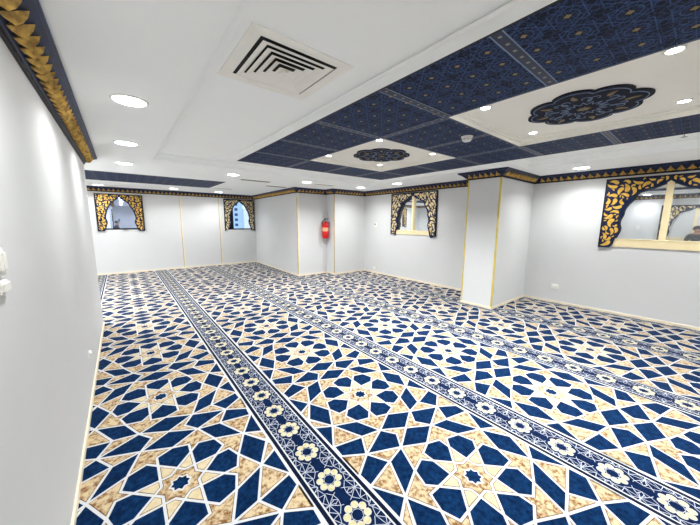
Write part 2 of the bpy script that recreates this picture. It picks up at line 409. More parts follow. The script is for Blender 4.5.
# gold edge strips: two on the column, two on the jogs, two flat joints on the far wall
tn = 20
def edge_strip(x, y, wx, wy, z0, z1, mt, wd=.016):
    global tn
    m = MB(); sx = 1 if wx > 0 else -1; sy = 1 if wy > 0 else -1
    m.box(*sorted((x-sx*.004, x+sx*wd)), *sorted((y-sy*.004, y)), z0, z1, mt)
    m.box(*sorted((x-sx*.004, x)), *sorted((y, y+sy*wd)), z0, z1, mt)
    struct(m.build('trim_%d' % tn)); tn += 1
edge_strip(CX, CY0, 1, 1, .055, ZC, M['goldtrim'], .022)
edge_strip(CX, CY1, 1, -1, .055, ZC, M['goldtrim'], .022)
edge_strip(JX, JY, 1, 1, .055, ZC-.12, M['jointgold'], .010)
m = MB(); m.box(JX+.010, JX+.055, JY-.003, JY, .055, ZC, M['skirt']); struct(m.build('trim_30'))
edge_strip(KX, KY, 1, 1, .055, ZC, M['jointgold'], .012)
for x, wd in ((1.545, .010), (2.72, .012)):
    m = MB(); m.box(x-wd/2, x+wd/2, YFAR-.006, YFAR, .055, ZC, M['jointgold']); m.box(x+wd/2, x+wd/2+.035, YFAR-.004, YFAR, .055, ZC, M['skirt'])
    struct(m.build('trim_%d' % tn)); tn += 1

# ------------------------------------------------------------------ carpet
S_X, S_Y, PX, PY = .152, .735, 1.4475, 1.09
HX, HY = .561, .545
def pol(r, deg): return (r*math.cos(math.radians(deg)), r*math.sin(math.radians(deg)))
NAVY, SAND, CREAM = 'fibre_navy', 'fibre_sand', 'fibre_cream'
cell = []
N1, N2, K, B, E, F, G = (.177, .440), (.438, .177), (.331, .405), (.411, .545), (.551, .351), (.557, .452), (.105, .545)
def tip(k): return pol(.36 if k % 2 else .346, 45*k)
def nod(k):      # the eight knots outside the petals, at 22.5 + 45k
    base = {0: N2, 1: N1, 2: (-N1[0], N1[1]), 3: (-N2[0], N2[1]), 4: (-N2[0], -N2[1]), 5: (-N1[0], -N1[1]), 6: (N1[0], -N1[1]), 7: (N2[0], -N2[1])}
    return base[k % 8]
for k in range(8):
    a = 45*k
    cell.append((NAVY, [pol(.1337, a), pol(.247, a-22.5), pol(.325, a-17.2), tip(k), pol(.325, a+17.2), pol(.247, a+22.5)]))
    cell.append((CREAM, [pol(.1337, a), pol(.247, a+22.5), pol(.1337, a+45), pol(.102, a+22.5)]))
    cell.append((SAND, [pol(.247, a+22.5), pol(.325, a+17.2), tip(k), nod(k), tip(k+1), pol(.325, a+27.8)]))
ring16 = []
for k in range(8): ring16 += [pol(.1337, 45*k), pol(.102, 45*k+22.5)]
star_o, star_i = [], []
for k in range(8):
    star_o += [pol(.064, 45*k), pol(.050, 45*k+22.5)]; star_i += [pol(.052, 45*k), pol(.038, 45*k+22.5)]
cell.append((SAND, ring16)); cell.append(('STAR', star_i))
D = tip(1)
for sx in (1, -1):
    for sy in (1, -1):
        q = lambda p: (p[0]*sx, p[1]*sy)
        cell.append((NAVY, [q(N1), q(K), q(N2), q(D)]))
        cell.append((SAND, [q(N1), q(B), q(K)])); cell.append((NAVY, [q(B), q(K), q(E), q(F)]))
        cell.append((SAND, [q(K), q(E), q(N2)]))
        cell.append((NAVY, [q(N2), q(E), q((.60, .36)), q((.60, .085))]))
        cell.append((SAND, [q(N2), q((.60, .078)), q((.545, 0.012)), q((.530, 0.0))][:3]))
    qx = lambda p: (p[0]*sx, p[1])
    mir = lambda p: (p[0], 2*HY-p[1])
    cell.append((SAND, [qx((0, HY)), qx(N1), qx(G), qx(mir(N1))]))
    cell.append((NAVY, [qx(N1), qx(B), qx(mir(N1)), qx(G)]))
    cell.append((SAND, [qx(B), qx(F), qx((.60, .43)), qx((.60, 2*HY-.43)), qx(mir(F))]))
    cell.append((NAVY, [qx(N2), qx((.545, 0)), qx((N2[0], -N2[1])), qx((.346, 0))]))
    cell.append((NAVY, [(-N1[0], N1[1]*sx), (0, HY*sx), (N1[0], N1[1]*sx), (0, .346*sx)]) if sx == 1 else (NAVY, [(-N1[0], -N1[1]), (0, -HY), (N1[0], -N1[1]), (0, -.346)]))
def area(p): return .5*sum(p[i][0]*p[(i+1) % len(p)][1]-p[(i+1) % len(p)][0]*p[i][1] for i in range(len(p)))
def inset(p, w):
    if area(p) < 0: p = p[::-1]
    n = len(p); out = []
    for i in range(n):
        a, b, c = Vector(p[i-1]), Vector(p[i]), Vector(p[(i+1) % n])
        d1 = (b-a).normalized(); d2 = (c-b).normalized()
        n1 = Vector((-d1.y, d1.x)); n2 = Vector((-d2.y, d2.x))
        den = 1 + n1.dot(n2)
        if den < .12: den = .12
        out.append(tuple(b + (n1+n2)*(w/den)))
    return out if area(out) > 1e-5 else None
def clip(p, x0, x1, y0, y1):
    for ax, lim, sg in ((0, x0, 1), (0, x1, -1), (1, y0, 1), (1, y1, -1)):
        if not p: return None
        o = []
        for i in range(len(p)):
            a, b = p[i-1], p[i]; da, db = (a[ax]-lim)*sg, (b[ax]-lim)*sg
            if (da < 0) != (db < 0):
                t = da/(da-db); o.append((a[0]+(b[0]-a[0])*t, a[1]+(b[1]-a[1])*t))
            if db >= 0: o.append(b)
        p = o
    return p if len(p) > 2 and abs(area(p)) > 1e-6 else None
LW = .0076
shapes = []       # (material, polygon in cell space, layer)
for mt, p in cell:
    if mt == 'STAR':
        shapes.append(('fibre_white', star_o, 2)); shapes.append((NAVY, p, 3)); continue
    w = LW
    pc = clip(p, -HX, HX, -HY*2, HY*2)
    if not pc: continue
    q = inset(pc, w)
    if not q: continue
    if mt == NAVY: shapes.append((mt, q, 0))
    else:
        shapes.append(('fibre_brown', q, 0))
        q2 = inset(pc, w+.0035)
        if q2: shapes.append((mt, q2, 1))
band = []         # one repeat of the border stripe, centre (0,0), length PY/4
BP = PY/4
def line(a, b, w=.0036, mt='fibre_line', lay=2):
    a, b = Vector(a), Vector(b); d = (b-a).normalized(); n = Vector((-d.y, d.x))*w/2
    band.append((mt, [tuple(a-n), tuple(b-n), tuple(b+n), tuple(a+n)], lay))
for k in range(8):
    c = pol(.0580, 45*k+22.5)
    band.append(('fibre_line', [(c[0]+.0232*math.cos(PI*j/5), c[1]+.0232*math.sin(PI*j/5)) for j in range(10)], 3))
    band.append(('fibre_dot', [(c[0]+.0205*math.cos(PI*j/5), c[1]+.0205*math.sin(PI*j/5)) for j in range(10)], 4))
    line(pol(.034, 45*k), pol(.034, 45*k+45), .0030)
SB = .118
for sx in (1, -1):
    for sy in (1, -1):
        q = lambda x, y: (x*sx, y*sy)
        hb = BP/2
        line(q(.092, hb), q(.040, .098)); line(q(.092, hb), q(.076, .066)); line(q(.092, hb), q(SB, .098)); line(q(.092, hb), q(SB, hb-.004))
        line(q(.092, hb), q(.052, hb+.012)); line(q(.040, .098), q(.032, hb)); line(q(.040, .098), q(.022, .090)); line(q(.040, .098), q(.070, .062))
        line(q(.076, .066), q(SB, .060)); line(q(.076, .066), q(.094, .016)); line(q(.094, .016), q(SB, .060)); line(q(.094, .016), q(SB, .020)); line(q(.094, .016), q(.084, 0)); line(q(.084, 0), q(SB, .020))
        line(q(.076, .066), q(SB, .110)); line(q(.032, hb), q(.062, hb-.018))
zone = [(XL, XR, YNEAR, CY0), (XL, CX, CY0, CY1), (XL, XRB, CY1, YLE), (XWEST, XRB, YLE, KY), (XWEST, KX, KY, JY), (XWEST, JXF, JY, YFAR)]
m = MB(M['fibre_white'])
Z0, DZL = .010, .0005
for x0, x1, y0, y1 in zone: m.box(x0, x1, y0, y1, 0, Z0, M['fibre_white'])
def put(mt, p, lay, ox, oy, Zn):
    p = [(x+ox, y+oy) for x, y in p]
    xs = [a[0] for a in p]; yy = [a[1] for a in p]
    for x0, x1, y0, y1 in Zn:
        if max(xs) <= x0 or min(xs) >= x1 or max(yy) <= y0 or min(yy) >= y1: continue
        q = p if (min(xs) >= x0 and max(xs) <= x1 and min(yy) >= y0 and max(yy) <= y1) else clip(p, x0, x1, y0, y1)
        if q:
            if area(q) < 0: q = q[::-1]
            z = Z0+DZL*(lay+1); m.face([(a, b, z) for a, b in q], M[mt])
for i in range(-1, 5):
    ox = S_X+PX*i
    for j in range(-4, 10):
        oy = S_Y+PY*j
        for mt, p, lay in shapes: put(mt, p, lay, ox, oy, zone)
    bx = ox+PX/2
    for x0, x1, y0, y1 in zone:
        put('fibre_dark', [(-.152, y0), (.152, y0), (.152, y1), (-.152, y1)], -.5, bx, 0, [(x0, x1, y0, y1)])
        put('fibre_white', [(-.127, y0), (.127, y0), (.127, y1), (-.127, y1)], 0, bx, 0, [(x0, x1, y0, y1)])
        put('fibre_field', [(-SB, y0), (SB, y0), (SB, y1), (-SB, y1)], 1, bx, 0, [(x0, x1, y0, y1)])
    for j in range(-14, 38):
        for mt, p, lay in band: put(mt, p, lay, bx, S_Y+BP*j, zone)
tag(m.build('carpet', recalc=False), 'wall-to-wall prayer-hall carpet of navy and sand star pattern with rosette border stripes', 'carpet')

# ------------------------------------------------------------------ windows with fretwork surrounds
ARCH_W = [(0, -.085), (.05, -.125), (.13, -.175), (.25, -.215), (.35, -.265), (.372, -.345), (.44, -.44), (.478, -.53), (.475, -.60), (.512, -.69), (.515, -.76), (.488, -.83), (.508, -.92), (.552, -1.04), (.556, -1.10), (.60, -1.163)]
ARCH_N = [(0, -.085), (.06, -.145), (.155, -.215), (.20, -.27), (.235, -.36), (.285, -.44), (.31, -.53), (.335, -.63), (.335, -.70), (.305, -.78), (.325, -.88), (.36, -.96), (.365, -1.02), (.40, -1.053)]
def smooth_poly(p, it=1):
    for _ in range(it):
        o = [p[0]]
        for a, b in zip(p, p[1:]): o += [(a[0]*.75+b[0]*.25, a[1]*.75+b[1]*.25), (a[0]*.25+b[0]*.75, a[1]*.25+b[1]*.75)]
        p = o+[p[-1]]
    return p
def inside(pt, poly):
    x, y = pt; c = False; n = len(poly)
    for i in range(n):
        (x1, y1), (x2, y2) = poly[i-1], poly[i]
        if (y1 > y) != (y2 > y) and x < (x2-x1)*(y-y1)/(y2-y1)+x1: c = not c
    return c
def leaf(cx, cy, ang, L, W, bend, n=7):
    up, dn = [], []; a = ang-bend/2; x, y = -L/2, 0; px, py = 0, 0; pts = []
    for i in range(n+1):
        pts.append((px, py, a)); px += L/n*math.cos(a); py += L/n*math.sin(a); a += bend/n
    mx = pts[n//2][0]; my = pts[n//2][1]
    for i, (px, py, a) in enumerate(pts):
        t = i/n; wv = W/2*(math.sin(PI*t**.62)**.85 if 0 < t < 1 else 0)
        up.append((cx+px-mx-math.sin(a)*wv, cy+py-my+math.cos(a)*wv)); dn.append((cx+px-mx+math.sin(a)*wv, cy+py-my-math.cos(a)*wv))
    return up+dn[::-1][1:-1]
def leaves(region, seed, size):
    rnd = random.Random(seed); out = []; cen = []
    xs = [p[0] for p in region]; ys = [p[1] for p in region]
    reg_in = region
    def okk(q, r):
        for p in q:
            if not inside(p, reg_in): return False
        for o in out:
            if abs(o[0][0]-q[0][0]) > .3 or abs(o[0][1]-q[0][1]) > .3: continue
            for a in q:
                for b in o:
                    if (a[0]-b[0])**2+(a[1]-b[1])**2 < r*r: return False
                if inside(a, o): return False
            for b in o:
                if inside(b, q): return False
        return True
    for sc_, tries in ((1.0, 500), (.75, 700), (.5, 900), (.32, 900)):
        for _ in range(tries):
            x, y = rnd.uniform(min(xs), max(xs)), rnd.uniform(min(ys), max(ys))
            if not inside((x, y), region): continue
            L = size*sc_*rnd.uniform(.85, 1.2)
            ang = math.atan2(y-max(ys)*.5, x)+rnd.choice((.6, -.7, 1.9))+rnd.uniform(-.3, .3)
            q = leaf(x, y, ang, L, L*rnd.uniform(.32, .44), rnd.choice((-2.1, -1.5, 1.4, 2.0)))
            if okk(q, .0075): out.append(q)
    return out
def poly_inset(p, w): return inset(p, w) or p
def window(n, W, fn, arch, leafmat, panemat, mullion, sill, label, seed, lit=None, framemat='cream'):
    """fn(a, z, d): a along the wall, z height, d out of the wall into the room (negative = into the wall)"""
    c, hw, z0, z1 = W; h = hole(W)
    fr = MB()
    def bar(a0, a1, b0, b1, d0, d1, mt):
        fr.prism([(a0, b0), (a1, b0), (a1, b1), (a0, b1)], fn, d0, d1, mt)
    f = M[framemat]
    bar(h[0], h[0]+.04, h[2], h[3], -.06, -.005, f); bar(h[1]-.04, h[1], h[2], h[3], -.06, -.005, f)
    bar(h[0]+.04, h[1]-.04, h[3]-.04, h[3], -.06, -.005, f); bar(h[0]+.04, h[1]-.04, h[2], h[2]+.04, -.06, -.005, f)
    if n == 4: bar(h[0]+.04, h[0]+.25, h[2]+.04, h[3]-.04, -.06, -.005, f)
    root = struct(fr.build('window_%d' % n))
    if sill:
        sm = MB(); sm.prism([(c-hw+.09, sill[0]), (c+hw-.09, sill[0]), (c+hw-.09, sill[1]), (c-hw+.09, sill[1])], fn, -.03, .016, M['cream'])
        sm.prism([(c-hw+.09, sill[1]-.012), (c+hw-.09, sill[1]-.012), (c+hw-.09, sill[1]), (c-hw+.09, sill[1])], fn, .016, .022, M['cream'])
        sm.build('window_sill', root)
    if mullion:
        sm = MB(); sm.prism([(c+mullion[0], h[2]+.04), (c+mullion[1], h[2]+.04), (c+mullion[1], h[3]-.04), (c+mullion[0], h[3]-.04)], fn, -.05, .012, M['cream'])
        sm.build('mullion', root)
    pm = MB(); pm.prism([(h[0]+.035, h[2]+.035), (h[1]-.035, h[2]+.035), (h[1]-.035, h[3]-.035), (h[0]+.035, h[3]-.035)], fn, -.05, -.042, M[panemat])
    pm.build('pane', root)
    # fretwork board: two mirrored halves of one board cut with an arch
    board = MB()
    A = smooth_poly(arch)
    half = [(0, 0), (hw, 0), (hw, z0-z1), (A[-1][0], z0-z1)] + A[::-1][1:]
    H0 = .012; H1 = .030
    full = [(-hw, 0), (hw, 0), (hw, z0-z1), (A[-1][0], z0-z1)] + A[::-1][1:] + [(-a, b) for a, b in A[1:]] + [(-hw, z0-z1)]
    board.prism([(c+a, z1+b) for a, b in full], fn, .001, H1, M['navy'], M['navydark'])
    # raised border along the outer edges
    for a0, a1, b0, b1 in ((-hw, hw, z1-.016, z1), (-hw, -hw+.016, z0, z1-.016), (hw-.016, hw, z0, z1-.016)):
        board.prism([(c+a0, b0), (c+a1, b0), (c+a1, b1), (c+a0, b1)], fn, H1, H1+.006, M['navydark'])
    surround = empty('fretwork_surround', fn(c, z0, 0))
    bo = board.build('board'); bo.parent = surround; bo.matrix_parent_inverse = Matrix.Translation(-Vector(fn(c, z0, 0)))
    region = poly_inset(half, .019)
    lv = leaves(region, seed, .15 if hw > .6 else .12)
    for s in (1, -1):
        inl = MB()
        for q in lv: inl.prism([(c+s*a, z1+b) for a, b in q], fn, H1, H1+.004, M[leafmat])
        io = inl.build('leaf_inlay'); io.parent = surround; io.matrix_parent_inverse = Matrix.Translation(-Vector(fn(c, z0, 0)))
    tag(surround, label, 'window surround', 'arched fretwork window surrounds')
    return root
window(1, WR, lambda a, z, d: (XR-d, a, z), ARCH_W, 'gold', 'pane', (-.04, .035), (1.195, 1.332), 'navy arched fretwork surround with gold leaves on the right wall, nearest window', 3)
window(2, WM, lambda a, z, d: (XRB-d, a, z), ARCH_W, 'palegold', 'pane', (-.03, .035), (1.25, 1.36), 'navy arched fretwork surround with pale gold leaves on the wall beyond the white column', 5)
window(3, WA, lambda a, z, d: (a, YFAR-d, z), ARCH_N, 'gold', 'paneblue', None, None, 'navy arched fretwork surround round the left window of the far wall', 8, framemat='navydark')
window(4, WS, lambda a, z, d: (a, YFAR-d, z), ARCH_N, 'palegold', 'clear', None, None, 'navy arched fretwork surround round the narrow blue window in the far corner', 11, framemat='navydark')
WL = (.22, .75, 1.02, 2.16)
# window on the left wall beside the camera, seen only mirrored in the right window
window(5, WL, lambda a, z, d: (XL+d, a, z), ARCH_W, 'palegold', 'panedark', (-.035, .035), (1.04, 1.16), 'navy arched fretwork surround on the left wall, seen mirrored in the right window', 17)

# block of flats outside the far right window
b = empty('apartment_block', (10.0, 42.0, -9))
m = MB(); m.box(-5, 3.9, 0, 4, 0, 40, M['facade']); m.build('wall', b)
m = MB(); m.box(3.9, 12.0, -.4, 4, 0, 12.2, M['whitefac']); m.build('annex', b)
for r in range(6, 16):
    for c_ in range(5, 8):
        m = MB(); m.box(-4.6+c_*1.05, -4.2+c_*1.05, -.05, .02, 4+r*.72, 4.36+r*.72, M['facadewin']); m.build('window', b)
tag(b, 'pale blue apartment block seen through the narrow far window', 'building')

# ------------------------------------------------------------------ ceiling fittings
def light_at(parent, loc, power, size, spread=2.9):
    ld = bpy.data.lights.new('lamp_light', 'AREA'); ld.shape = 'DISK'; ld.size = size; ld.energy = power; ld.spread = spread; ld.color = (.965, .985, .985)
    lo = bpy.data.objects.new('lamp_light', ld); COL.objects.link(lo); lo.parent = parent; lo.location = loc
    return lo
def make_downlight(r):
    root = empty('downlight', (0, 0, 0))
    m = MB(); m.lathe([(r*.86, -.004), (r*.92, -.011), (r, -.009), (r*1.03, -.003), (r*1.03, .0)], M['lamprim'], n=32); m.build('rim', root)
    m = MB(); n = 32
    m.face([(r*.88*math.cos(2*PI*k/n), r*.88*math.sin(2*PI*k/n), -.0075) for k in range(n)][::-1], M['lamp']); m.build('diffuser', root, recalc=False)
    return root
def dup(o, loc):
    c = o.copy(); COL.objects.link(c); c.location = loc
    for ch in o.children:
        d = ch.copy(); COL.objects.link(d); d.parent = c
    return c
proto = make_downlight(.118); used = [False]
def downlight(x, y, label):
    if not used[0]: o = proto; o.location = (x, y, ZB); used[0] = True
    else: o = dup(proto, (x, y, ZB))
    tag(o, label, 'ceiling light', 'recessed downlights round the ceiling border')
    return o
lamps = []
rows_ = [(.135, 2.855, 'round downlight in the left ceiling border, nearest of the left row'),
 (.135, 4.41, 'round downlight in the left ceiling border, second of the left row'),
 (.135, 5.97, 'round downlight in the left ceiling border, farthest of the left row'),
 (1.83, 5.98, 'round downlight behind the ceiling recess, left of the slot diffusers'),
 (3.49, 5.97, 'round downlight above the gold-edged wall corner beside the extinguisher'),
 (5.15, 5.96, 'round downlight above the inner corner right of the fire extinguisher'),
 (5.256, 4.76, 'round downlight above the window beyond the white column'),
 (6.016, 1.40, 'round downlight above the right wall, between column and right window'),
 (-.373, 10.10, 'round downlight above the arched window at the far left'),
 (1.29, 9.75, 'round downlight above the far wall, left of its gold joint'),
 (2.56, 9.95, 'round downlight above the narrow blue window in the far corner')]
for x, y, lb in rows_: lamps.append(downlight(x, y, lb))
for x, y in ((-1.0, 6.6), (-1.0, 8.4), (.135, 1.30), (.135, -.25), (.135, -1.8), (6.016, -.25), (6.016, -1.9), (1.83, -2.7), (3.49, -2.7)):  # the far left pair is added, unseen, to brighten the far end
    lamps.append(downlight(x, y, 'assumed round downlight in the ceiling border outside the view'))
for o in lamps: light_at(o, (0, 0, -.016), LAMP_W*(1.7 if o.location.x < -.9 else .26 if o.location.x < .2 and o.location.y < 7 else (.42 if o.location.y < 7 else .42) if (o.location.x > 5 or o.location.y > 7) else .9), .18, 2.45)
sproto = empty('spotlight', (0, 0, 0))
m = MB(); m.lathe([(.034, -.004), (.040, -.008), (.047, -.006), (.048, 0)], M['lamprim'], n=20); m.build('rim', sproto)
m = MB(); m.face([(.036*math.cos(2*PI*k/20), .036*math.sin(2*PI*k/20), -.005) for k in range(20)][::-1], M['lamp']); m.build('lens', sproto, recalc=False)
first = True
for P, nm in ((PA, 'farther white ceiling coffer'), (PB, 'nearer white ceiling coffer'), (PC, 'white ceiling coffer outside the view')):
    cx, cy = 3.02, (P[2]+P[3])/2
    for dx, dy, w1 in ((-.53, -.53, 'near left'), (-.53, .53, 'far left'), (.53, .53, 'far right'), (.53, -.53, 'near right')):
        o = sproto if first else dup(sproto, (0, 0, 0)); first = False
        o.location = (cx+dx, cy+dy, ZB+DZ)
        tag(o, 'small round spotlight in the %s corner of the %s' % (w1, nm), 'ceiling light', 'small spotlights in the white coffers')
        lamps.append(o); light_at(o, (0, 0, -.012), SPOT_W, .06, 2.3)
# medallions
def medallion(cx, cy, label):
    root = empty('ceiling_medallion', (cx, cy, ZB+DZ))
    def outline(s, n=160):
        out = []
        for k in range(n):
            a = 2*PI*k/n; lob = abs(math.cos(4*a))**.6
            out.append((s*(.345+.055*lob+.012*(abs(math.cos(a*2))**8))*math.cos(a)*1.04, s*(.345+.055*lob+.012*(abs(math.cos(a*2))**8))*math.sin(a)))
        return out
    m = MB()
    m.prism(outline(1), lambda a, b, d: (a, b, -d), 0, .012, M['medal'], M['navydark'])
    m.build('plaque', root)
    m = MB()
    def strip(pts, w, mt, z):
        n = len(pts); 
        for i in range(n-1):
            a, b = Vector(pts[i]), Vector(pts[i+1]); d = (b-a); 
            if d.length < 1e-6: continue
            d.normalize(); q = Vector((-d.y, d.x))*w/2
            m.prism([tuple(a-q), tuple(b-q), tuple(b+q), tuple(a+q)], lambda u, v, d_: (u, v, -d_), .012, z, mt)
    o1 = outline(.93, 64); strip(o1+o1[:1], .0055, M['scroll'], .016)
    for k in range(8):
        a0 = PI/4*k
        for sgn in (1, -1):
            pts = []
            for j in range(15):
                t = j/14; rr = .065*(1-t*.75); th = sgn*t*1.6*PI
                px, py = .225 - rr*math.cos(th)*1.0, sgn*.055 + rr*math.sin(th)*.8
                pts.append((px*math.cos(a0)-py*math.sin(a0), px*math.sin(a0)+py*math.cos(a0)))
            strip(pts, .006, M['scroll'], .016)
        strip([pol(.10, 45*k), pol(.16, 45*k+11), pol(.10, 45*k+22.5), pol(.16, 45*k+34), pol(.10, 45*k+45)], .0055, M['scroll'], .016)
        q = leaf(*pol(.29, 45*k), math.radians(45*k), .10, .035, .9)
        m.prism(q, lambda u, v, d_: (u, v, -d_), .012, .017, M['dullgold'])
    m.prism([pol(.05 if k % 2 else .028, 22.5*k) for k in range(16)], lambda u, v, d_: (u, v, -d_), .012, .017, M['dullgold'])
    m.build('scrollwork', root)
    return tag(root, label, 'ceiling ornament', 'scrollwork ceiling medallions')
medallion(3.07, 3.10, 'lobed navy scrollwork medallion in the farther, smaller-looking white coffer')
medallion(3.11, .757, 'lobed navy scrollwork medallion in the nearer white coffer at upper right')
# air diffuser
v = empty('air_vent', (.930, 1.868, ZV))
m = MB(); o_, i_ = .327, .255
def sqring(m, a, b, z0, z1, mt):
    """square ring sloping from half size a at z0 to half size b at z1"""
    m.grid([[(-a, -a, z0), (a, -a, z0), (a, a, z0), (-a, a, z0)], [(-b, -b, z1), (b, -b, z1), (b, b, z1), (-b, b, z1)]], mt, closed=True, smooth=False)
sqring(m, o_, o_, 0, -.008, M['vent']); sqring(m, o_, .300, -.008, -.012, M['vent']); sqring(m, .300, i_, -.012, -.006, M['vent']); sqring(m, i_, i_, -.006, .0, M['vent'])
m.build('frame', v)
m = MB(); m.box(-i_, i_, -i_, i_, -.0012, -.0004, M['black']); m.build('duct_opening', v)
for k in range(5):
    a = i_-.018-.046*k
    m = MB()
    sqring(m, a, a-.040, -.013-.002*k, -.003, M['vent']); sqring(m, a-.003, a-.041, -.013-.002*k, -.003, M['vent']); sqring(m, a, a-.003, -.013-.002*k, -.013-.002*k, M['vent'])
    m.build('louvre', v)
m = MB(); m.box(-.022, .022, -.022, .022, -.028, -.003, M['vent']); m.build('core', v)
tag(v, 'square white air diffuser with black slots in the recessed ceiling', 'air vent')
# slot diffusers
def slot(x, y, L, W, label):
    s = empty('slot_diffuser', (x, y, ZB))
    m = MB(); 
    for a0, a1, b0, b1 in ((-L/2, L/2, W/2-.02, W/2), (-L/2, L/2, -W/2, -W/2+.02), (-L/2, -L/2+.02, -W/2+.02, W/2-.02), (L/2-.02, L/2, -W/2+.02, W/2-.02)): m.box(a0, a1, b0, b1, -.008, 0, M['vent'])
    m.build('frame', s)
    m = MB(); m.box(-L/2+.02, L/2-.02, -W/2+.02, W/2-.02, -.003, 0, M['black']); m.build('slot', s)
    tag(s, label, 'air vent', 'slot diffusers in the far ceiling')
slot(2.50, 6.57, .72, .20, 'dark slot diffuser in the ceiling, left of the gold-edged wall corner')
slot(3.33, 7.30, .62, .20, 'dark slot diffuser close above the cornice of the side wall at the far end')
slot(4.08, 6.14, .62, .12, 'thin slot diffuser in the ceiling above the fire extinguisher')
slot(2.38, 8.82, .55, .14, 'thin slot diffuser beside the end of the far navy tray')
# smoke detector
d = empty('smoke_detector', (2.95, 1.70, ZB-.002))
m = MB(); m.lathe([(.0, -.006), (.058, -.006), (.060, -.002), (.060, 0), (0, 0)], M['plastic']); m.build('base', d)
m = MB(); m.lathe([(.052, -.006), (.052, -.026), (.044, -.042), (.030, -.050), (0.001, -.052)], M['plastic']); m.build('body', d)
m = MB(); 
for k in range(8):
    a = PI/4*k; m.box(.045*math.cos(a)-.006, .045*math.cos(a)+.006, .045*math.sin(a)-.006, .045*math.sin(a)+.006, -.034, -.028, M['grey'])
m.build('sensor_slots', d)
tag(d, 'white round smoke detector on the navy soffit between the two coffers', 'smoke detector')
# sprinkler
s = empty('sprinkler_head', (4.80, .26, ZV))
m = MB(); m.lathe([(.040, 0), (.040, -.006), (.02, -.012), (.012, -.014)], M['steel']); m.build('escutcheon', s)
m = MB(); m.tube([(0, 0, -.012), (0, 0, -.035)], .010, M['steel']); m.tube([(-.008, 0, -.035), (-.016, 0, -.05), (0, 0, -.068)], .004, M['steel']); m.tube([(.008, 0, -.035), (.016, 0, -.05), (0, 0, -.068)], .004, M['steel']); m.build('yoke', s)
m = MB(); m.lathe([(0.001, -.068), (.024, -.069), (.024, -.073), (.001, -.073)], M['steel'], n=16); m.build('deflector_plate', s)
tag(s, 'small metal sprinkler head in the ceiling beside the navy soffit', 'sprinkler')

# ------------------------------------------------------------------ wall fittings
e = empty('fire_extinguisher', (KX-.129, 7.075, 1.08)); e.scale = (1.22, 1.22, 1.06)
m = MB(); m.lathe([(.001, .0), (.06, 0), (.074, .010), (.078, .03), (.078, .38), (.070, .415), (.045, .445), (.026, .455), (.026, .475), (.001, .475)], M['red'], n=28); m.build('cylinder', e)
m = MB(); m.lathe([(.0785, .20), (.0792, .202), (.0792, .30), (.0785, .302)], M['label'], n=28); m.build('label_band', e)
m = MB(); m.lathe([(.022, .475), (.024, .48), (.024, .51), (.012, .52), (.001, .52)], M['steel'], n=16); m.build('valve', e)
m = MB(); m.box(-.012, .012, -.11, .03, .522, .532, M['rubber']); m.box(-.012, .012, -.12, .02, .548, .558, M['rubber']); m.box(-.010, .010, .0, .025, .51, .556, M['rubber']); m.build('handle', e)
m = MB(); m.tube([(0, .02, .50), (-.02, .06, .50), (-.03, .095, .44), (-.03, .10, .30), (-.02, .098, .14)], .010, M['rubber']); m.tube([(-.02, .098, .16), (-.018, .097, .04)], [.012, .018], M['rubber']); m.build('hose', e)
m = MB(); m.box(.078, .105, -.03, .03, .30, .46, M['steel']); m.build('wall_bracket', e)
tag(e, 'red fire extinguisher hung on the white wall beside the gold-edged corner', 'fire extinguisher')
def wallbox(name, x, y, z, sy, sz, dx, label, cat, rocker=None, mtp='plastic'):
    """dx: +1 sticks out towards +X, -1 towards -X"""
    o = empty(name, (x, y, z))
    m = MB(); a, b = sorted((0, dx*.012)); m.box(a, b, -sy/2, sy/2, -sz/2, sz/2, M[mtp]); 
    a, b = sorted((dx*.012, dx*.015)); m.box(a, b, -sy/2+.006, sy/2-.006, -sz/2+.006, sz/2-.006, M[mtp]); m.build('cover_plate', o)
    for (yy, zz, wy, wz, mt, nm) in rocker or []:
        m = MB(); a, b = sorted((dx*.015, dx*.020)); m.box(a, b, yy-wy/2, yy+wy/2, zz-wz/2, zz+wz/2, M[mt]); m.build(nm, o)
    return tag(o, label, cat)
wallbox('thermostat', XRB, 6.27, 1.49, .13, .13, -1, 'small white thermostat with dark display left of the window beyond the column', 'thermostat', [(.02, .015, .05, .05, 'grey', 'display'), (-.035, .0, .03, .05, 'plastic', 'button')])
wallbox('wall_socket', XR, 1.74, .34, .12, .09, -1, 'white wall socket low on the right wall under the window', 'socket', [(-.025, 0, .03, .05, 'plastic', 'outlet'), (.025, 0, .03, .05, 'plastic', 'rocker')])
wallbox('wall_socket', XRB, 6.31, .16, .09, .08, -1, 'small white wall socket just above the carpet near the thermostat', 'socket', [(0, 0, .03, .03, 'plastic', 'outlet')])
wallbox('wall_socket', XL, 3.45, .36, .06, .05, 1, 'white wall socket low on the left wall near the carpet', 'socket', [(0, 0, .03, .03, 'plastic', 'outlet')])
wallbox('light_switch', XL, 1.435, 1.46, .08, .09, 1, 'white light switch on the left wall at the picture edge, upper plate', 'light switch', [(-.02, 0, .03, .055, 'plastic', 'rocker'), (.02, 0, .03, .055, 'plastic', 'rocker')])
wallbox('light_switch', XL, 1.44, 1.375, .08, .04, 1, 'narrow white switch plate on the left wall, just below the other switch', 'light switch', [(.0, 0, .06, .025, 'plastic', 'rocker')])
# window catches on the far windows
for W, nm in ((WA, 'left'), (WS, 'corner')):
    m = MB(); x = W[0]+(.07 if nm == 'left' else .06)
    m.box(x-.06, x+.06, YFAR-.030, YFAR-.004, W[2]+.045, W[2]+.085, M['rubber'])
    m.box(x-.02, x+.02, YFAR-.045, YFAR-.030, W[2]+.05, W[2]+.075, M['rubber'])
    tag(m.build('window_catch'), 'small black catch at the foot of the %s far window' % ('blue narrow' if nm == 'corner' else 'left arched'), 'window catch')

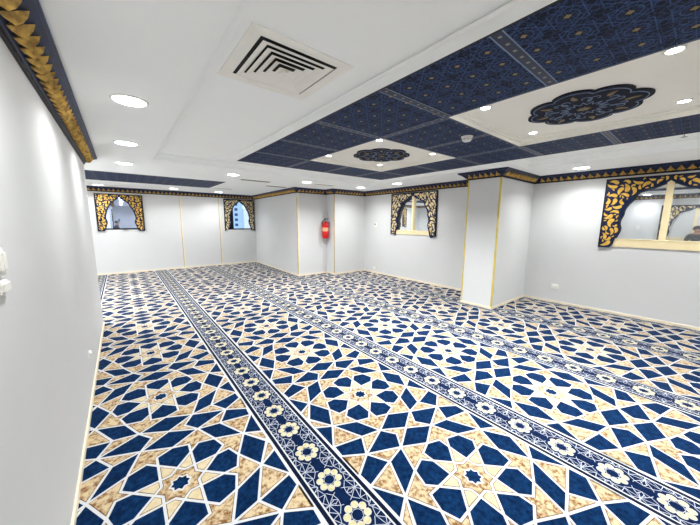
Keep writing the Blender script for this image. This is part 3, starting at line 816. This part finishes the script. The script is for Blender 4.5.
# ------------------------------------------------------------------ photographer by the left wall (seen mirrored in the glass)
M['skin'] = mat('skin', srgb(196, 150, 122), .55, col2=srgb(184, 136, 110), nscale=20)
M['jacket'] = mat('dark_jacket', srgb(34, 36, 42), .85, col2=srgb(26, 28, 34), nscale=40)
M['trousers'] = mat('grey_trousers', srgb(58, 62, 74), .85, col2=srgb(48, 52, 64), nscale=40)
M['hair'] = mat('black_hair', srgb(22, 18, 16), .6, col2=srgb(32, 26, 22), nscale=60)
M['phone'] = mat('phone_body', srgb(28, 30, 34), .25, col2=srgb(22, 24, 28))
def skin_body(name, verts, edges, root_i, mats_fn, mats, sub=2):
    me = bpy.data.meshes.new(name); me.from_pydata([v[:3] for v in verts], edges, [])
    o = bpy.data.objects.new(name, me); COL.objects.link(o)
    sk = o.modifiers.new('skin', 'SKIN'); sk.use_smooth_shade = True
    for i, v in enumerate(verts):
        sv = me.skin_vertices[0].data[i]; rr = v[3]; sv.radius = rr if isinstance(rr, tuple) else (rr, rr); sv.use_root = (i == root_i)
    ss = o.modifiers.new('sub', 'SUBSURF'); ss.levels = sub; ss.render_levels = sub
    dg = bpy.context.evaluated_depsgraph_get(); ev = o.evaluated_get(dg)
    nm = bpy.data.meshes.new_from_object(ev); o.modifiers.clear(); o.data = nm
    nm.materials.clear()
    for m_ in mats: nm.materials.append(m_)
    for p in nm.polygons: p.material_index = mats_fn(p.center); p.use_smooth = True
    return o
PXY = (-.178, .15)
X0, Y0 = PXY
bv = []; be = []
def V_(x, y, z, r, par=None):
    bv.append((x, y, z, r)); i = len(bv)-1
    if par is not None: be.append((par, i))
    return i
pel = V_(X0, Y0, .80, (.115, .150))
wai = V_(X0+.005, Y0, .95, (.100, .130), pel); che = V_(X0+.005, Y0, 1.10, (.105, .150), wai); shb = V_(X0-.005, Y0, 1.22, (.085, .135), che)
nek = V_(X0+.005, Y0, 1.305, .050, shb); hed = V_(X0+.02, Y0-.005, 1.37, .070, nek); he2 = V_(X0+.02, Y0-.005, 1.43, .088, hed); top = V_(X0+.010, Y0-.005, 1.495, .066, he2)
# right arm (towards -Y) raised with the phone, left arm bent in front
rs = V_(X0-.005, Y0-.165, 1.215, .052, shb); re = V_(X0+.01, Y0-.275, 1.05, .042, rs); rw = V_(-.085, -.045, 1.30, .028, re); rh = V_(-.062, -.046, 1.40, (.022, .036), rw)
ls = V_(X0-.005, Y0+.165, 1.215, .052, shb); le = V_(X0-.045, Y0+.215, 1.03, .042, ls); lw = V_(-.135, .185, 1.24, .028, le); lh = V_(-.110, .100, 1.34, (.022, .036), lw)
for sgn in (1, -1):
    hp = V_(X0, Y0+.085*sgn, .72, .085, pel); kn = V_(X0+.012, Y0+.095*sgn, .42, .060, hp); an = V_(X0-.01, Y0+.10*sgn, .085, .042, kn); to = V_(X0+.12, Y0+.115*sgn, .045, (.030, .040), an)
def region(c):
    if c.z > 1.275 and abs(c.y-Y0) < .13 and c.x > -.30 and math.hypot(c.x-X0-.015, c.y-Y0) < .15 and not (c.y < .12): return 0
    if c.z > 1.27 and c.y < .16: return 0
    if c.z < .09: return 3
    if c.z < .80: return 2
    return 1
person = skin_body('person', bv, be, pel, region, [M['skin'], M['jacket'], M['trousers'], M['rubber']])
def finger(mb, base, mid, tipp, r): mb.tube([base, mid, tipp], [r, r*.95, r*.7], M['skin'], 7)
m = MB()
hz = 1.415
for k, (dy, L) in enumerate(((-.028, .060), (-.010, .072), (.008, .068), (.025, .052))):
    finger(m, (-.062, -.046+dy, hz), (-.060+.012, -.046+dy, hz+L*.55), (-.040, -.046+dy, hz+L), .0085)
    finger(m, (-.110, .100+dy*.9, hz-.065), (-.094, .088+dy*.9, hz-.065+L*.5), (-.075, .080+dy*.9, hz-.065+L*.85), .0085)
finger(m, (-.060, -.010, hz-.03), (-.046, .004, hz+.005), (-.034, -.004, hz+.03), .010)
finger(m, (-.108, .060, hz-.10), (-.088, .046, hz-.07), (-.074, .042, hz-.045), .010)
m.build('finger', person)
hx, hy, hz2 = X0+.02, Y0-.005, 1.41
m = MB(); m.lathe([(.001, .104), (.010, .094), (.015, .080), (.010, .050)], M['skin'], (hx-.006, hy, hz2-.005), 'X', 10); m.build('nose', person)
for sgn in (1, -1):
    m = MB(); m.lathe([(.001, -.008), (.020, -.006), (.026, 0), (.020, .006), (.001, .008)], M['skin'], (hx-.005, hy+.084*sgn, hz2), 'Y', 12); m.build('ear', person)
    m = MB(); m.lathe([(.001, .010), (.008, .008), (.011, .002), (.011, 0)], M['hair'], (hx+.068, hy+.033*sgn, hz2+.018), 'X', 10); m.build('eye', person)
m = MB()
rows = []
for i in range(9):
    t = i/8; a = -.25+t*(PI/2+.25); rr = math.cos(a)*.103; z = 1.435+math.sin(a)*.098
    rows.append([(hx-.012+rr*math.cos(2*PI*k/24)*(1.0 if math.cos(2*PI*k/24) < .55 or i > 3 else .82), hy+rr*math.sin(2*PI*k/24), z) for k in range(24)])
m.grid(rows, M['hair'], closed=True)
m.build('hair', person)
tag(person, 'person in a dark jacket taking the photo, seen mirrored in the right window', 'person')
# the phone stands just behind the camera, square to the view
ph = empty('phone', (0, 0, 0)); 
Q = Matrix.Identity(4)
for i in range(3):
    Q[i][0] = RT[i]; Q[i][1] = UP[i]; Q[i][2] = -FW[i]
Q[0][3], Q[1][3], Q[2][3] = -.035*FW[0]-.02*RT[0], -.035*FW[1]-.02*RT[1], 1.6-.035*FW[2]-.06
ph.matrix_world = Q
m = MB(); m.box(-.036, .036, -.075, .075, -.004, .004, M['phone']); m.build('phone_case', ph)
m = MB(); m.box(-.032, .032, -.070, .070, .004, .0048, M['black']); m.build('screen', ph)
m = MB(); m.lathe([(.001, -.0065), (.007, -.0065), (.007, -.004)], M['black'], (.020, .058, 0), n=14); m.lathe([(.001, -.0065), (.007, -.0065), (.007, -.004)], M['black'], (.020, .038, 0), n=14); m.build('camera_lens', ph)
tag(ph, 'dark phone held up by the person near the left wall', 'phone')
